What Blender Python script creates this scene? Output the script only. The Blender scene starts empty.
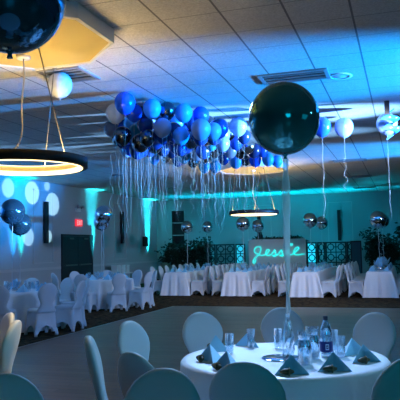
import bpy, math, random
from mathutils import Vector, Matrix
from math import sin, cos, pi, sqrt, atan2, radians

SC = bpy.context.scene
COL = SC.collection

# ------------------------------------------------------------------ camera
F_PX, YAW, PITCH, ROLL = 620.0, -0.3172, 0.078, -0.020
fw = Vector((sin(YAW)*cos(PITCH), cos(YAW)*cos(PITCH), sin(PITCH)))
r0 = Vector((cos(YAW), -sin(YAW), 0)); u0 = r0.cross(fw)
rt = cos(ROLL)*r0 + sin(ROLL)*u0; up = cos(ROLL)*u0 - sin(ROLL)*r0
cam_d = bpy.data.cameras.new('camera'); cam = bpy.data.objects.new('camera', cam_d); COL.objects.link(cam)
cam_d.sensor_width = 36.0; cam_d.lens = 36.0*F_PX/400.0; cam_d.clip_start = 0.05
cam.matrix_world = Matrix(((rt.x, up.x, -fw.x, 0), (rt.y, up.y, -fw.y, 0), (rt.z, up.z, -fw.z, 1.5), (0, 0, 0, 1)))
SC.camera = cam

# ------------------------------------------------------------------ world, exposure
SC.view_settings.view_transform = 'Standard'; SC.view_settings.look = 'None'
SC.view_settings.exposure = 0.0; SC.view_settings.gamma = 1.0; SC.view_settings.use_curve_mapping = False
w = bpy.data.worlds.new('world'); SC.world = w; w.use_nodes = True
w.node_tree.nodes['Background'].inputs[0].default_value = (0.02, 0.05, 0.09, 1)
w.node_tree.nodes['Background'].inputs[1].default_value = 0.5

# ------------------------------------------------------------------ lights
def aim(o, target):
    d = Vector(target) - o.location
    o.rotation_euler = d.to_track_quat('-Z', 'Y').to_euler()
def spot(name, loc, target, watt, color, deg, blend=0.5, size=0.05):
    l = bpy.data.lights.new(name, 'SPOT'); l.energy = watt; l.color = color
    l.spot_size = radians(deg); l.spot_blend = blend; l.shadow_soft_size = size
    o = bpy.data.objects.new(name, l); COL.objects.link(o); o.location = loc; aim(o, target); return o
def area(name, loc, target, watt, color, sx, sy):
    l = bpy.data.lights.new(name, 'AREA'); l.energy = watt; l.color = color; l.shape = 'RECTANGLE'; l.size = sx; l.size_y = sy
    o = bpy.data.objects.new(name, l); COL.objects.link(o); o.location = loc; aim(o, target); return o
def point(name, loc, watt, color, size=0.05):
    l = bpy.data.lights.new(name, 'POINT'); l.energy = watt; l.color = color; l.shadow_soft_size = size
    o = bpy.data.objects.new(name, l); COL.objects.link(o); o.location = loc; return o

HC = 3.79            # ceiling
LWX, RWX, BWY, FWY = -11.2, 7.0, 27.4, -4.5
TEAL = (0.0, 0.62, 1.0); CYAN = (0.02, 0.85, 1.0); BLUE = (0.0, 0.30, 1.0); LAV = (0.52, 0.68, 1.0); WARM = (1.0, 0.66, 0.28)
# wall washers on the floor, shining up the walls
for i, (x, y, c, p) in enumerate([(LWX+.30, 16.0, (0.0, .35, 1.0), 1500), (LWX+.30, 16.4, (0.0, 1.0, .75), 1100), (LWX+.30, 20.96, CYAN, 2500), (LWX+.30, 26.3, CYAN, 3800)]):
    spot('wall_washer_light', (x, y, .25), (LWX-.02, y, HC), p*1.7, c, 20, 1.0, .03)
for x, p in ((-8.9, 70), (-6.3, 70), (-3.0, 60), (-0.2, 60), (3.0, 70)):
    spot('wall_washer_light', (x, BWY-.9, .25), (x, BWY-.15, HC), p, TEAL, 95, 1.0, .05)
for x, p in ((-9.3, 110), (-7.2, 115), (-4.9, 115), (-2.0, 125), (.6, 125), (3.5, 110)):
    spot('ceiling_washer_light', (x, BWY-1.35, 2.1), (x, BWY-1.7, HC), p, (0.0, .62, 1.0), 70, .9, .05)
# blue heads on stands along the right-hand wall, raking the ceiling
spot('ceiling_raking_light', (6.4, 8.6, 2.35), (-2.6, 8.3, HC), 27000, BLUE, 30, .8, .06)
spot('ceiling_raking_light', (6.4, 15.8, 2.35), (-3.0, 15.6, HC), 23000, BLUE, 27, .8, .06)
spot('ceiling_raking_light', (6.4, 11.2, 2.25), (-8.5, 10.4, 3.72), 44000, (0.26, 0.55, 1.0), 18, .5, .012)
spot('ceiling_raking_light', (6.4, 13.6, 2.3), (-9.0, 11.6, 3.74), 19000, (0.24, 0.54, 1.0), 15, .5, .012)
# unseen fill spots, added to brighten the tables, chairs and left wall
spot('added_fill_spot', (2.5, 7.0, 3.6), (-6.5, 14.5, 0.3), 950, (.26, .44, 1.0), 70, .8, .15)
spot('added_fill_spot', (0.0, 9.0, 3.6), (-3.6, 18.5, 0.3), 1100, (.84, .82, 1.0), 44, .9, .15)
spot('added_fill_spot', (5.5, 14.0, 3.3), (LWX, 18.5, 2.2), 2000, (.42, .56, .86), 60, .9, .2)
spot('added_fill_spot', (-1.3, 6.3, 3.7), (-0.8, 4.18, 0.75), 800, (0.36, 0.58, 1.0), 25, .5, .1)
spot('added_fill_spot', (-2.6, 8.2, 3.7), (-1.0, 4.0, 0.7), 650, (0.30, 0.58, 1.0), 44, .9, .2)
spot('added_fill_spot', (-2.3, 5.6, 3.72), (-3.2, 4.5, 0.7), 330, (1.0, .80, .55), 32, .8, .1)
spot('added_fill_spot', (4.0, 5.6, 3.3), (-1.9, 4.0, .75), 420, (.28, .70, 1.0), 26, .9, .1)
area('added_teal_fill', (2.5, FWY+.2, 2.2), (0, 4, 1.0), 95, (0.0, .42, .60), 3.0, 1.6)  # added teal fill on the unseen walls, no window behind it
area('added_teal_fill', (RWX-.2, 3.0, 2.2), (-2, 5, 1.0), 20, (0.0, .42, .60), 3.0, 1.6)
# round discs of light thrown on the left wall
for y, z, p, dg in ((15.74, 3.42, 300, 3.4), (17.0, 3.37, 420, 4.1), (17.87, 3.66, 300, 1.7), (18.2, 3.08, 420, 4.1), (16.78, 1.98, 300, 3.3), (17.93, 2.0, 420, 2.3), (24.9, 2.3, 40, 3.4)):
    spot('disc_projector_light', (-1.2, 13.5, 2.9), (LWX, y, z), p*18, (.55, .92, 1.0), dg, .12, .02)

# ------------------------------------------------------------------ materials
def mat(name, color=(.8, .8, .8), rough=.5, metal=0.0, spec=.5, trans=0.0, ior=1.45, emit=None, estr=0.0, sheen=0.0, noise=0.0, nscale=8.0, bump=0.0, bscale=60.0, alpha=1.0):
    m = bpy.data.materials.new(name); m.use_nodes = True
    nt = m.node_tree; b = nt.nodes['Principled BSDF']
    b.inputs['Base Color'].default_value = (*color, 1); b.inputs['Roughness'].default_value = rough
    b.inputs['Metallic'].default_value = metal; b.inputs['Specular IOR Level'].default_value = spec
    b.inputs['Transmission Weight'].default_value = trans; b.inputs['IOR'].default_value = ior
    b.inputs['Sheen Weight'].default_value = sheen; b.inputs['Alpha'].default_value = alpha
    if emit: b.inputs['Emission Color'].default_value = (*emit, 1); b.inputs['Emission Strength'].default_value = estr
    if noise or bump:
        tc = nt.nodes.new('ShaderNodeTexCoord')
    if noise:
        n = nt.nodes.new('ShaderNodeTexNoise'); n.inputs['Scale'].default_value = nscale; n.inputs['Detail'].default_value = 4
        nt.links.new(tc.outputs['Object'], n.inputs['Vector'])
        mx = nt.nodes.new('ShaderNodeMix'); mx.data_type = 'RGBA'
        mx.inputs[6].default_value = (*[c*(1-noise) for c in color], 1); mx.inputs[7].default_value = (*[min(1, c*(1+noise)) for c in color], 1)
        nt.links.new(n.outputs['Fac'], mx.inputs[0]); nt.links.new(mx.outputs[2], b.inputs['Base Color'])
    if bump:
        n2 = nt.nodes.new('ShaderNodeTexNoise'); n2.inputs['Scale'].default_value = bscale; n2.inputs['Detail'].default_value = 3
        nt.links.new(tc.outputs['Object'], n2.inputs['Vector'])
        bp = nt.nodes.new('ShaderNodeBump'); bp.inputs['Strength'].default_value = bump; bp.inputs['Distance'].default_value = .02
        nt.links.new(n2.outputs['Fac'], bp.inputs['Height']); nt.links.new(bp.outputs['Normal'], b.inputs['Normal'])
    return m

def ceiling_mat():
    m = mat('ceiling_tile', (.62, .61, .59), .9, spec=.2, bump=.25, bscale=45)
    nt = m.node_tree; b = nt.nodes['Principled BSDF']
    tc = nt.nodes.new('ShaderNodeTexCoord'); sep = nt.nodes.new('ShaderNodeSeparateXYZ'); nt.links.new(tc.outputs['Object'], sep.inputs[0])
    def line(axis, off, width):
        a = nt.nodes.new('ShaderNodeMath'); a.operation = 'SUBTRACT'; a.inputs[1].default_value = off
        nt.links.new(sep.outputs[axis], a.inputs[0])
        p = nt.nodes.new('ShaderNodeMath'); p.operation = 'PINGPONG'; p.inputs[1].default_value = .305
        nt.links.new(a.outputs[0], p.inputs[0])
        l = nt.nodes.new('ShaderNodeMath'); l.operation = 'LESS_THAN'; l.inputs[1].default_value = width
        nt.links.new(p.outputs[0], l.inputs[0]); return l
    l1 = line(0, -3.45, .011); l2 = line(1, 5.65, .007)
    n = nt.nodes.new('ShaderNodeTexNoise'); n.inputs['Scale'].default_value = 55; nt.links.new(tc.outputs['Object'], n.inputs['Vector'])
    r = nt.nodes.new('ShaderNodeMix'); r.data_type = 'RGBA'; r.inputs[6].default_value = (.40, .39, .37, 1); r.inputs[7].default_value = (.86, .85, .82, 1)
    nt.links.new(n.outputs['Fac'], r.inputs[0])
    prev = r.outputs[2]
    for l, c in ((l2, (.34, .34, .34, 1)), (l1, (.22, .22, .23, 1))):
        mx = nt.nodes.new('ShaderNodeMix'); mx.data_type = 'RGBA'; nt.links.new(l.outputs[0], mx.inputs[0])
        nt.links.new(prev, mx.inputs[6]); mx.inputs[7].default_value = c; prev = mx.outputs[2]
    nt.links.new(prev, b.inputs['Base Color'])
    return m

def carpet_mat():
    m = mat('carpet', (.06, .05, .04), .95, spec=.1, bump=.6, bscale=120)
    nt = m.node_tree; b = nt.nodes['Principled BSDF']; tc = nt.nodes.new('ShaderNodeTexCoord')
    v = nt.nodes.new('ShaderNodeTexVoronoi'); v.inputs['Scale'].default_value = 9; nt.links.new(tc.outputs['Object'], v.inputs['Vector'])
    n = nt.nodes.new('ShaderNodeTexNoise'); n.inputs['Scale'].default_value = 14; nt.links.new(tc.outputs['Object'], n.inputs['Vector'])
    ad = nt.nodes.new('ShaderNodeMath'); ad.operation = 'MULTIPLY'; nt.links.new(v.outputs['Distance'], ad.inputs[0]); nt.links.new(n.outputs['Fac'], ad.inputs[1])
    cr = nt.nodes.new('ShaderNodeValToRGB'); cr.color_ramp.elements[0].position = .08; cr.color_ramp.elements[1].position = .42
    cr.color_ramp.elements[0].color = (.11, .068, .03, 1); cr.color_ramp.elements[1].color = (.018, .012, .007, 1)
    nt.links.new(ad.outputs[0], cr.inputs[0]); nt.links.new(cr.outputs[0], b.inputs['Base Color'])
    return m

def plank_mat():
    m = mat('dance_floor_planks', (.12, .115, .11), .34, spec=.5)
    nt = m.node_tree; b = nt.nodes['Principled BSDF']; tc = nt.nodes.new('ShaderNodeTexCoord')
    br = nt.nodes.new('ShaderNodeTexBrick'); br.inputs['Scale'].default_value = 1.0
    br.inputs['Brick Width'].default_value = 1.2; br.inputs['Row Height'].default_value = .15; br.inputs['Mortar Size'].default_value = .004
    br.inputs['Color1'].default_value = (.36, .22, .125, 1); br.inputs['Color2'].default_value = (.24, .15, .085, 1); br.inputs['Mortar'].default_value = (.04, .04, .04, 1)
    nt.links.new(tc.outputs['Object'], br.inputs['Vector'])
    mp = nt.nodes.new('ShaderNodeMapping'); mp.inputs['Scale'].default_value = (1.2, 14, 1); nt.links.new(tc.outputs['Object'], mp.inputs['Vector'])
    n = nt.nodes.new('ShaderNodeTexNoise'); n.inputs['Scale'].default_value = 2.0; n.inputs['Detail'].default_value = 6; nt.links.new(mp.outputs[0], n.inputs['Vector'])
    mx = nt.nodes.new('ShaderNodeMix'); mx.data_type = 'RGBA'; mx.blend_type = 'MULTIPLY'; mx.inputs[0].default_value = .8
    nt.links.new(br.outputs['Color'], mx.inputs[6]); nt.links.new(n.outputs['Fac'], mx.inputs[7]); nt.links.new(mx.outputs[2], b.inputs['Base Color'])
    rr = nt.nodes.new('ShaderNodeMapRange'); rr.inputs['To Min'].default_value = .22; rr.inputs['To Max'].default_value = .5
    nt.links.new(n.outputs['Fac'], rr.inputs['Value']); nt.links.new(rr.outputs[0], b.inputs['Roughness'])
    return m

def satin_mat():
    m = mat('white_satin', (.80, .80, .82), .38, spec=.5, sheen=.3, bump=.15, bscale=30)
    return m

M = dict(
    ceiling=ceiling_mat(), carpet=carpet_mat(), plank=plank_mat(), satin=satin_mat(),
    wall=mat('painted_wall', (.42, .45, .48), .75, spec=.2, noise=.04, nscale=2), wallback=mat('painted_wall_end', (.36, .42, .45), .75, spec=.2, noise=.04, nscale=2),
    walldark=mat('low_bounce_wall', (.07, .09, .10), .7, noise=.1),  # unseen walls, darkened so they bounce little light
    trim=mat('trim_paint', (.5, .52, .54), .5), spandex=mat('white_spandex', (.60, .64, .68), .5, spec=.35, sheen=.15, bump=.03, bscale=200),
    warmlit=mat('warm_lit_spandex', (.80, .77, .70), .5, spec=.35, sheen=.3),  # white covers with the chandelier's warm light put into the colour
    black=mat('black_metal', (.012, .012, .014), .45), blackwood=mat('black_lacquer', (.012, .014, .018), .4), doorm=mat('dark_door', (.016, .02, .026), .45, noise=.2),
    led=mat('warm_led', (1, .9, .7), .5, emit=(1.0, .74, .36), estr=3.2), gold_glow=mat('gold_diffuser', (.8, .6, .3), .5, emit=(1.0, .58, .14), estr=.7), ledtop=mat('warm_uplight_led', (1, .9, .7), .5, emit=(1.0, .68, .28), estr=62.0),
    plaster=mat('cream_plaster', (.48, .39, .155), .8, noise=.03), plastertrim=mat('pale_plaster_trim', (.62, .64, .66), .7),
    royal=mat('royal_blue_latex', (.012, .10, .75), .22, spec=.6), azure=mat('azure_latex', (.05, .32, .85), .22, spec=.6),
    whitel=mat('white_latex', (.58, .62, .68), .25, spec=.6), palel=mat('pale_blue_latex', (.22, .40, .75), .25, spec=.6),
    greyl=mat('grey_blue_latex', (.16, .26, .46), .25, spec=.6), navy=mat('navy_latex', (.008, .035, .16), .22, spec=.6),
    teall=mat('teal_latex', (.015, .20, .36), .22, spec=.6), darkm=mat('dark_chrome_latex', (.10, .14, .20), .2, metal=1.0), silverm=mat('silver_chrome_latex', (.60, .64, .70), .16, metal=1.0),
    foil=mat('silver_blue_foil', (.50, .66, .76), .10, metal=1.0), tealfoil=mat('dark_teal_foil', (.03, .26, .28), .09, metal=.6, spec=.8), bluefoil=mat('dark_blue_foil', (.07, .22, .36), .07, metal=.85),
    ribbon=mat('silver_ribbon', (.55, .58, .62), .4, spec=.5), tulle=mat('pale_blue_tulle', (.86, .93, .97), .8, alpha=.46, noise=.1, nscale=30),
    cable=mat('white_cable', (.42, .40, .36), .5), steel=mat('steel_wire', (.22, .22, .22), .45, metal=1.0),
    neon=mat('neon_cyan', (0, 1, .9), .4, emit=(.01, .90, .80), estr=1.35), board=mat('white_board', (.74, .78, .80), .5, noise=.03), barg=mat('dark_green_counter', (.012, .03, .032), .5),
    screenp=mat('frosted_acrylic', (.70, .85, .90), .6, trans=.0),
    napkin=mat('light_blue_napkin', (.28, .60, .80), .75, sheen=.3, noise=.06, nscale=40), favour=mat('dark_favour_pouch', (.06, .065, .035), .55, noise=.6, nscale=60), gold=mat('gold_twist', (.20, .14, .06), .5),
    glass=mat('clear_glass', (1, 1, 1), .02, trans=1.0, ior=1.45), water=mat('water', (.85, .95, 1), .0, trans=1.0, ior=1.33),
    cap=mat('navy_cap', (.01, .015, .05), .4), label=mat('navy_label', (.008, .02, .16), .5), labelmark=mat('pale_label_mark', (.5, .6, .8), .5),
    mirror=mat('mirror_plate', (.6, .65, .7), .04, metal=1.0), leaf=mat('dark_leaf', (.012, .035, .018), .55, noise=.5, nscale=3), stem=mat('brown_stem', (.04, .028, .018), .8),
    pot=mat('glazed_pot', (.16, .30, .22), .4), potdark=mat('dark_pot', (.05, .045, .04), .6), exitred=mat('exit_red', (.7, .02, .04), .4, emit=(1.0, .03, .06), estr=.9), exitwhite=mat('exit_letters', (.9, .5, .5), .4, emit=(1.0, .45, .45), estr=.8),
    whiteplastic=mat('white_plastic', (.7, .7, .7), .4), vent=mat('vent_dark', (.03, .032, .035), .6), ventm=mat('vent_metal', (.30, .31, .32), .5), paper=mat('white_card', (.75, .8, .82), .7),
    niche=mat('dark_shelf_wood', (.05, .06, .06), .6), lampglass=mat('frosted_lens', (.3, .32, .34), .3),
)
# frosted sheet: lets light through from behind
def frosted():
    m = bpy.data.materials.new('frosted_translucent'); m.use_nodes = True; nt = m.node_tree
    t = nt.nodes.new('ShaderNodeBsdfTranslucent'); t.inputs[0].default_value = (.75, .9, .95, 1)
    d = nt.nodes['Principled BSDF']; d.inputs['Base Color'].default_value = (.5, .6, .65, 1)
    mx = nt.nodes.new('ShaderNodeMixShader'); mx.inputs[0].default_value = .75
    nt.links.new(d.outputs[0], mx.inputs[1]); nt.links.new(t.outputs[0], mx.inputs[2]); nt.links.new(mx.outputs[0], nt.nodes['Material Output'].inputs[0])
    return m
M['frost'] = frosted()
def thin_glass(name, tint=(.86, .94, .98), lo=.10):
    m = bpy.data.materials.new(name); m.use_nodes = True; nt = m.node_tree; nt.nodes.remove(nt.nodes['Principled BSDF'])
    tr = nt.nodes.new('ShaderNodeBsdfTransparent'); tr.inputs[0].default_value = (*tint, 1)
    gl = nt.nodes.new('ShaderNodeBsdfGlossy'); gl.inputs['Roughness'].default_value = .04; gl.inputs[0].default_value = (.9, .95, 1, 1)
    lw = nt.nodes.new('ShaderNodeLayerWeight'); lw.inputs[0].default_value = .35
    mr = nt.nodes.new('ShaderNodeMapRange'); mr.inputs['To Min'].default_value = lo; mr.inputs['To Max'].default_value = .85
    nt.links.new(lw.outputs['Facing'], mr.inputs['Value'])
    mx = nt.nodes.new('ShaderNodeMixShader'); nt.links.new(mr.outputs[0], mx.inputs[0]); nt.links.new(tr.outputs[0], mx.inputs[1]); nt.links.new(gl.outputs[0], mx.inputs[2])
    nt.links.new(mx.outputs[0], nt.nodes['Material Output'].inputs[0]); return m
M['glass'] = thin_glass('clear_thin_glass', lo=.17); M['cutglass'] = thin_glass('cut_glass', (.9, .96, 1), .42)

# ------------------------------------------------------------------ mesh builder
class MB:
    def __init__(s): s.v = []; s.f = []; s.sm = []
    def add(s, vs, fs, smooth=False):
        o = len(s.v); s.v += [tuple(v) for v in vs]
        for f in fs: s.f.append(tuple(i+o for i in f)); s.sm.append(smooth)
    def box(s, x0, x1, y0, y1, z0, z1, mtx=None):
        vs = [Vector((x, y, z)) for z in (z0, z1) for y in (y0, y1) for x in (x0, x1)]
        if mtx: vs = [mtx @ v for v in vs]
        s.add(vs, [(0, 2, 3, 1), (4, 5, 7, 6), (0, 1, 5, 4), (2, 6, 7, 3), (0, 4, 6, 2), (1, 3, 7, 5)])
        return s
    def loft(s, rings, cap0=True, cap1=True, smooth=True, closed=True):
        n = len(rings[0]); vs = [v for r in rings for v in r]; fs = []
        for k in range(len(rings)-1):
            for i in range(n if closed else n-1):
                j = (i+1) % n; fs.append((k*n+i, k*n+j, (k+1)*n+j, (k+1)*n+i))
        o = len(s.v); s.add(vs, fs, smooth)
        if cap0: s.f.append(tuple(o+i for i in reversed(range(n)))); s.sm.append(False)
        if cap1: s.f.append(tuple(o+(len(rings)-1)*n+i for i in range(n))); s.sm.append(False)
        return s
    def lathe(s, prof, n=24, c=(0, 0, 0), cap0=False, cap1=False, mtx=None):
        rings = []
        for r, z in prof:
            ring = [Vector((c[0]+max(r, 1e-4)*cos(2*pi*i/n), c[1]+max(r, 1e-4)*sin(2*pi*i/n), c[2]+z)) for i in range(n)]
            if mtx: ring = [mtx @ v for v in ring]
            rings.append(ring)
        return s.loft(rings, cap0, cap1)
    def tube(s, pts, r, n=6, smooth=True, closed=False):
        pts = [Vector(p) for p in pts]; m = len(pts); rings = []
        prev = None
        for k in range(m):
            if closed: t = pts[(k+1) % m]-pts[k-1]
            else: t = pts[min(k+1, m-1)]-pts[max(k-1, 0)]
            if t.length < 1e-9: t = Vector((0, 0, 1))
            t.normalize()
            if prev is None:
                a = t.orthogonal().normalized()
            else:
                a = prev-t*prev.dot(t)
                a = a.normalized() if a.length > 1e-6 else t.orthogonal().normalized()
            prev = a; b = t.cross(a)
            rr = r[k] if isinstance(r, (list, tuple)) else r
            rings.append([pts[k]+a*rr*cos(2*pi*i/n)+b*rr*sin(2*pi*i/n) for i in range(n)])
        if closed: rings.append(rings[0]); return s.loft(rings, False, False, smooth)
        return s.loft(rings, True, True, smooth)
    def build(s, name, m, parent=None):
        me = bpy.data.meshes.new(name); me.from_pydata(s.v, [], s.f); me.update()
        me.polygons.foreach_set('use_smooth', s.sm)
        me.materials.append(m if not isinstance(m, str) else M[m])
        o = bpy.data.objects.new(name, me); COL.objects.link(o)
        if parent: o.parent = parent
        return o

def thing(name, label, cat, loc=(0, 0, 0), rz=0.0, group=None):
    o = bpy.data.objects.new(name, None); COL.objects.link(o); o.location = loc; o.rotation_euler = (0, 0, rz)
    o.empty_display_size = .1
    o['label'] = label; o['category'] = cat
    if group: o['group'] = group
    return o
def tag(o, label, cat, group=None, kind=None):
    o['label'] = label; o['category'] = cat
    if group: o['group'] = group
    if kind: o['kind'] = kind
    return o
def struct(o): o['kind'] = 'structure'; return o
KIDS = {}
def dup(root, loc, rz, label, group=None, material=None):
    r = root.copy(); COL.objects.link(r); r.location = loc; r.rotation_euler = (0, 0, rz); r['label'] = label
    if group: r['group'] = group
    def rec(a, b):
        for ch in a.children:
            c = ch.copy(); COL.objects.link(c); c.parent = b; rec(ch, c)
    rec(root, r); return r
ORD = ['first', 'second', 'third', 'fourth', 'fifth', 'sixth', 'seventh', 'eighth', 'ninth', 'tenth', 'eleventh', 'twelfth', 'thirteenth', 'fourteenth', 'fifteenth', 'sixteenth']
def from_end(k, n, near='near', far='far'):
    if k == 0: return 'at its %s end' % near
    if k == n-1: return 'at its %s end' % far
    return '%s from its %s end' % (ORD[k], near)

# ------------------------------------------------------------------ room shell
MB().box(LWX-.2, RWX+.2, FWY-.2, BWY+.2, -.2, 0).build('floor', 'carpet')['kind'] = 'structure'
struct(MB().box(LWX-.2, RWX+.2, FWY-.2, BWY+.2, HC, HC+.2).build('ceiling', 'ceiling'))
struct(MB().box(LWX-.2, LWX, FWY-.2, BWY+.2, 0, HC).build('wall_left', 'wall'))
struct(MB().box(RWX, RWX+.2, FWY-.2, BWY+.2, 0, HC).build('wall_right', 'walldark'))
# end wall with the shelf niche opening
NX0, NX1, NZ0, NZ1 = -10.42, -9.80, 1.55, 3.30
wb = MB()
wb.box(LWX, NX0, BWY, BWY+.45, 0, HC); wb.box(NX1, RWX, BWY, BWY+.45, 0, HC); wb.box(NX0, NX1, BWY, BWY+.45, 0, NZ0); wb.box(NX0, NX1, BWY, BWY+.45, NZ1, HC); wb.box(NX0, NX1, BWY+.4, BWY+.45, NZ0, NZ1)
struct(wb.build('wall_back', 'wallback'))
struct(MB().box(LWX, RWX, FWY-.2, FWY, 0, HC).build('wall_front', 'walldark'))
struct(MB().box(LWX+.001, LWX+.03, FWY, 18.7, .90, .98).build('trim_1', 'trim'))
struct(MB().box(LWX+.001, LWX+.03, 21.0, BWY, .90, .98).build('trim_2', 'trim'))
struct(MB().box(LWX+.001, LWX+.025, FWY, 18.7, 0, .12).build('baseboard_left', 'trim'))
struct(MB().box(LWX+.03, RWX, BWY-.025, BWY-.001, 0, .12).build('baseboard_back', 'trim'))
# wall panel mouldings around each sconce
def mould_left(n, y0, y1, z0, z1):
    b = MB(); x0, x1, t = LWX+.001, LWX+.022, .03
    b.box(x0, x1, y0, y0+t, z0, z1); b.box(x0, x1, y1-t, y1, z0, z1); b.box(x0, x1, y0, y1, z0, z0+t); b.box(x0, x1, y0, y1, z1-t, z1)
    struct(b.build('trim_%d' % n, 'trim'))
def mould_back(n, xa, xb, z0, z1):
    b = MB(); y0, y1, t = BWY-.022, BWY-.001, .03
    b.box(xa, xa+t, y0, y1, z0, z1); b.box(xb-t, xb, y0, y1, z0, z1); b.box(xa, xb, y0, y1, z0, z0+t); b.box(xa, xb, y0, y1, z1-t, z1)
    struct(b.build('trim_%d' % n, 'trim'))
mould_left(3, 17.05, 18.25, 1.12, 3.5); mould_left(4, 22.85, 24.0, 1.12, 3.45)
mould_back(5, -6.75, -5.65, 1.1, 3.4); mould_back(6, -3.15, -2.1, 1.1, 3.4)
# raised dance floor with a pale edge strip
MB().box(-5.75, RWX-.01, FWY+.01, 15.2, 0, .02).build('dance_floor', 'plank')
bpy.data.objects['dance_floor']['kind'] = 'structure'
e = MB(); e.box(-5.80, -5.752, FWY+.01, 15.25, 0, .022); e.box(-5.80, RWX-.01, 15.202, 15.25, 0, .022)
struct(e.build('trim_7', mat('edge_strip_metal', (.35, .34, .32), .3, metal=.9)))
# niche shelf in the end wall
n = thing('wall_shelf', 'dark three-tier shelf recessed in the end wall above the shrubs', 'shelf', (0, 0, 0))
b = MB(); b.box(NX0+.005, NX0+.03, BWY-.01, BWY+.39, NZ0+.005, NZ1-.005); b.box(NX1-.03, NX1-.005, BWY-.01, BWY+.39, NZ0+.005, NZ1-.005); b.box(NX0+.03, NX1-.03, BWY+.37, BWY+.39, NZ0+.005, NZ1-.005)
b.build('case', 'niche', n)
for z in (NZ0+.58, NZ0+1.16): MB().box(NX0+.03, NX1-.03, BWY-.01, BWY+.37, z, z+.03).build('shelf_board', 'trim', n)

# double door on the left wall
DY0, DY1, DZ = 18.81, 20.89, 2.02
d = MB(); x0, x1 = LWX+.001, LWX+.05
d.box(x0, x1, DY0-.07, DY0, 0, DZ+.07); d.box(x0, x1, DY1, DY1+.07, 0, DZ+.07); d.box(x0, x1, DY0, DY1, DZ, DZ+.07)
df = d.build('door_1', 'doorm'); struct(df)
mid = (DY0+DY1)/2
for a, c, hy in ((DY0+.005, mid-.006, mid-.1), (mid+.006, DY1-.005, mid+.1)):
    lf = MB().box(LWX+.002, LWX+.04, a, c, .01, DZ-.005).build('door_leaf', 'doorm', df)
    MB().box(LWX+.04, LWX+.085, a+.1, c-.1, .98, 1.03).build('push_bar', 'steel', lf)
    MB().box(LWX+.04, LWX+.09, (a+c)/2-.15, (a+c)/2+.15, DZ-.11, DZ-.05).build('door_closer', 'steel', lf)

# exit sign with letters
ex = thing('exit_sign', 'red lit exit sign above the double door', 'sign', (LWX, 19.92, 2.50))
MB().box(.001, .06, -.22, .22, -.11, .13).build('sign_box', 'exitred', ex)
b = MB()
def seg(y0, z0, y1, z1, t=.013):
    v = Vector((0, y1-y0, z1-z0)); nrm = Vector((0, -v.z, v.y)).normalized()*t
    p0, p1 = Vector((.061, y0, z0)), Vector((.061, y1, z1)); h = Vector((.006, 0, 0))
    vs = [p0-nrm, p0+nrm, p1+nrm, p1-nrm]; b.add(vs+[q+h for q in vs], [(0, 1, 2, 3), (7, 6, 5, 4), (0, 4, 5, 1), (1, 5, 6, 2), (2, 6, 7, 3), (3, 7, 4, 0)])
# seen from the room, y runs to the right
for y, ch in ((-.165, 'E'), (-.05, 'X'), (.055, 'I'), (.115, 'T')):
    if ch == 'E': seg(y, -.07, y, .09); seg(y, -.07, y+.07, -.07); seg(y, .01, y+.06, .01); seg(y, .09, y+.07, .09)
    if ch == 'X': seg(y-.02, -.07, y+.06, .09); seg(y-.02, .09, y+.06, -.07)
    if ch == 'I': seg(y, -.07, y, .09)
    if ch == 'T': seg(y+.03, -.07, y+.03, .09); seg(y-.01, .09, y+.07, .09)
b.build('lettering', 'exitwhite', ex)
em = thing('emergency_light', 'small twin-head emergency light high above the exit sign', 'light', (LWX, 19.85, 2.98))
MB().box(.001, .09, -.13, .13, -.07, .05).build('housing', 'whiteplastic', em)
for s in (-1, 1):
    MB().tube([(.10, s*.12, .05), (.14, s*.15, .10)], .02, 8).build('head_bracket', 'black', em)
    MB().lathe([(.03, 0), (.06, .05), (.065, .09), (.0, .1)], 12, (0, 0, 0), True, mtx=Matrix.Translation((.10, s*.17, .12)) @ Matrix.Rotation(pi/2, 4, 'Y')).build('lamp_head', 'lampglass', em)

# slim black sconces
def sconce(p, axis, label, hh):
    t = thing('wall_sconce', label, 'wall light', p, group='slim black wall sconces')
    if axis == 'x':
        MB().box(.001, .04, -.04, .04, -.25, .25).build('back_plate', 'black', t); MB().box(.04, .13, -.085, .085, -hh, hh).build('lamp_body', 'black', t)
    else:
        MB().box(-.04, .04, -.04, -.001, -.25, .25).build('back_plate', 'black', t); MB().box(-.07, .07, -.13, -.04, -hh, hh).build('lamp_body', 'black', t)
sconce((LWX, 17.69, 2.45), 'x', 'slim black bar sconce on left wall between discs of light', .68)
sconce((LWX, 23.45, 2.43), 'x', 'slim black bar sconce on left wall right of the double door', .66)
sconce((-6.2, BWY, 2.3), 'y', 'slim black bar sconce on end wall below the far ring chandelier', .62)
sconce((-2.66, BWY, 2.38), 'y', 'slim black bar sconce on end wall above the right lattice screen', .66)
t = thing('wall_speaker', 'small black wall speaker near the corner of the left wall', 'speaker', (LWX, 25.75, 1.86))
MB().box(.05, .2, -.14, .14, -.22, .22).build('cabinet', 'black', t); MB().box(.001, .05, -.03, .03, -.05, .05).build('bracket', 'steel', t); MB().box(.2, .21, -.12, .12, -.2, .2).build('grille', 'vent', t)

# small floor washers
for i, (x, y, lab) in enumerate([(LWX+.42, 16.15, 'small floor uplight by the left wall behind the nearest round table'), (LWX+.42, 20.99, 'small floor uplight by the left wall right of the double door'), (LWX+.42, 26.3, 'small floor uplight in the far corner beside the potted ficus')]):
    t = thing('floor_uplight', lab, 'uplight', (x, y, 0), group='floor uplights along the left wall')
    MB().lathe([(.07, .05), (.085, .06), (.085, .15), (.075, .16), (.0, .155)], 16, (0, 0, 0), True).build('housing', 'black', t)
    b = MB(); b.box(-.11, -.095, -.02, .02, .0, .13); b.box(.095, .11, -.02, .02, 0, .13); b.box(-.11, .11, -.02, .02, 0, .012); b.build('yoke', 'black', t)

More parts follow.
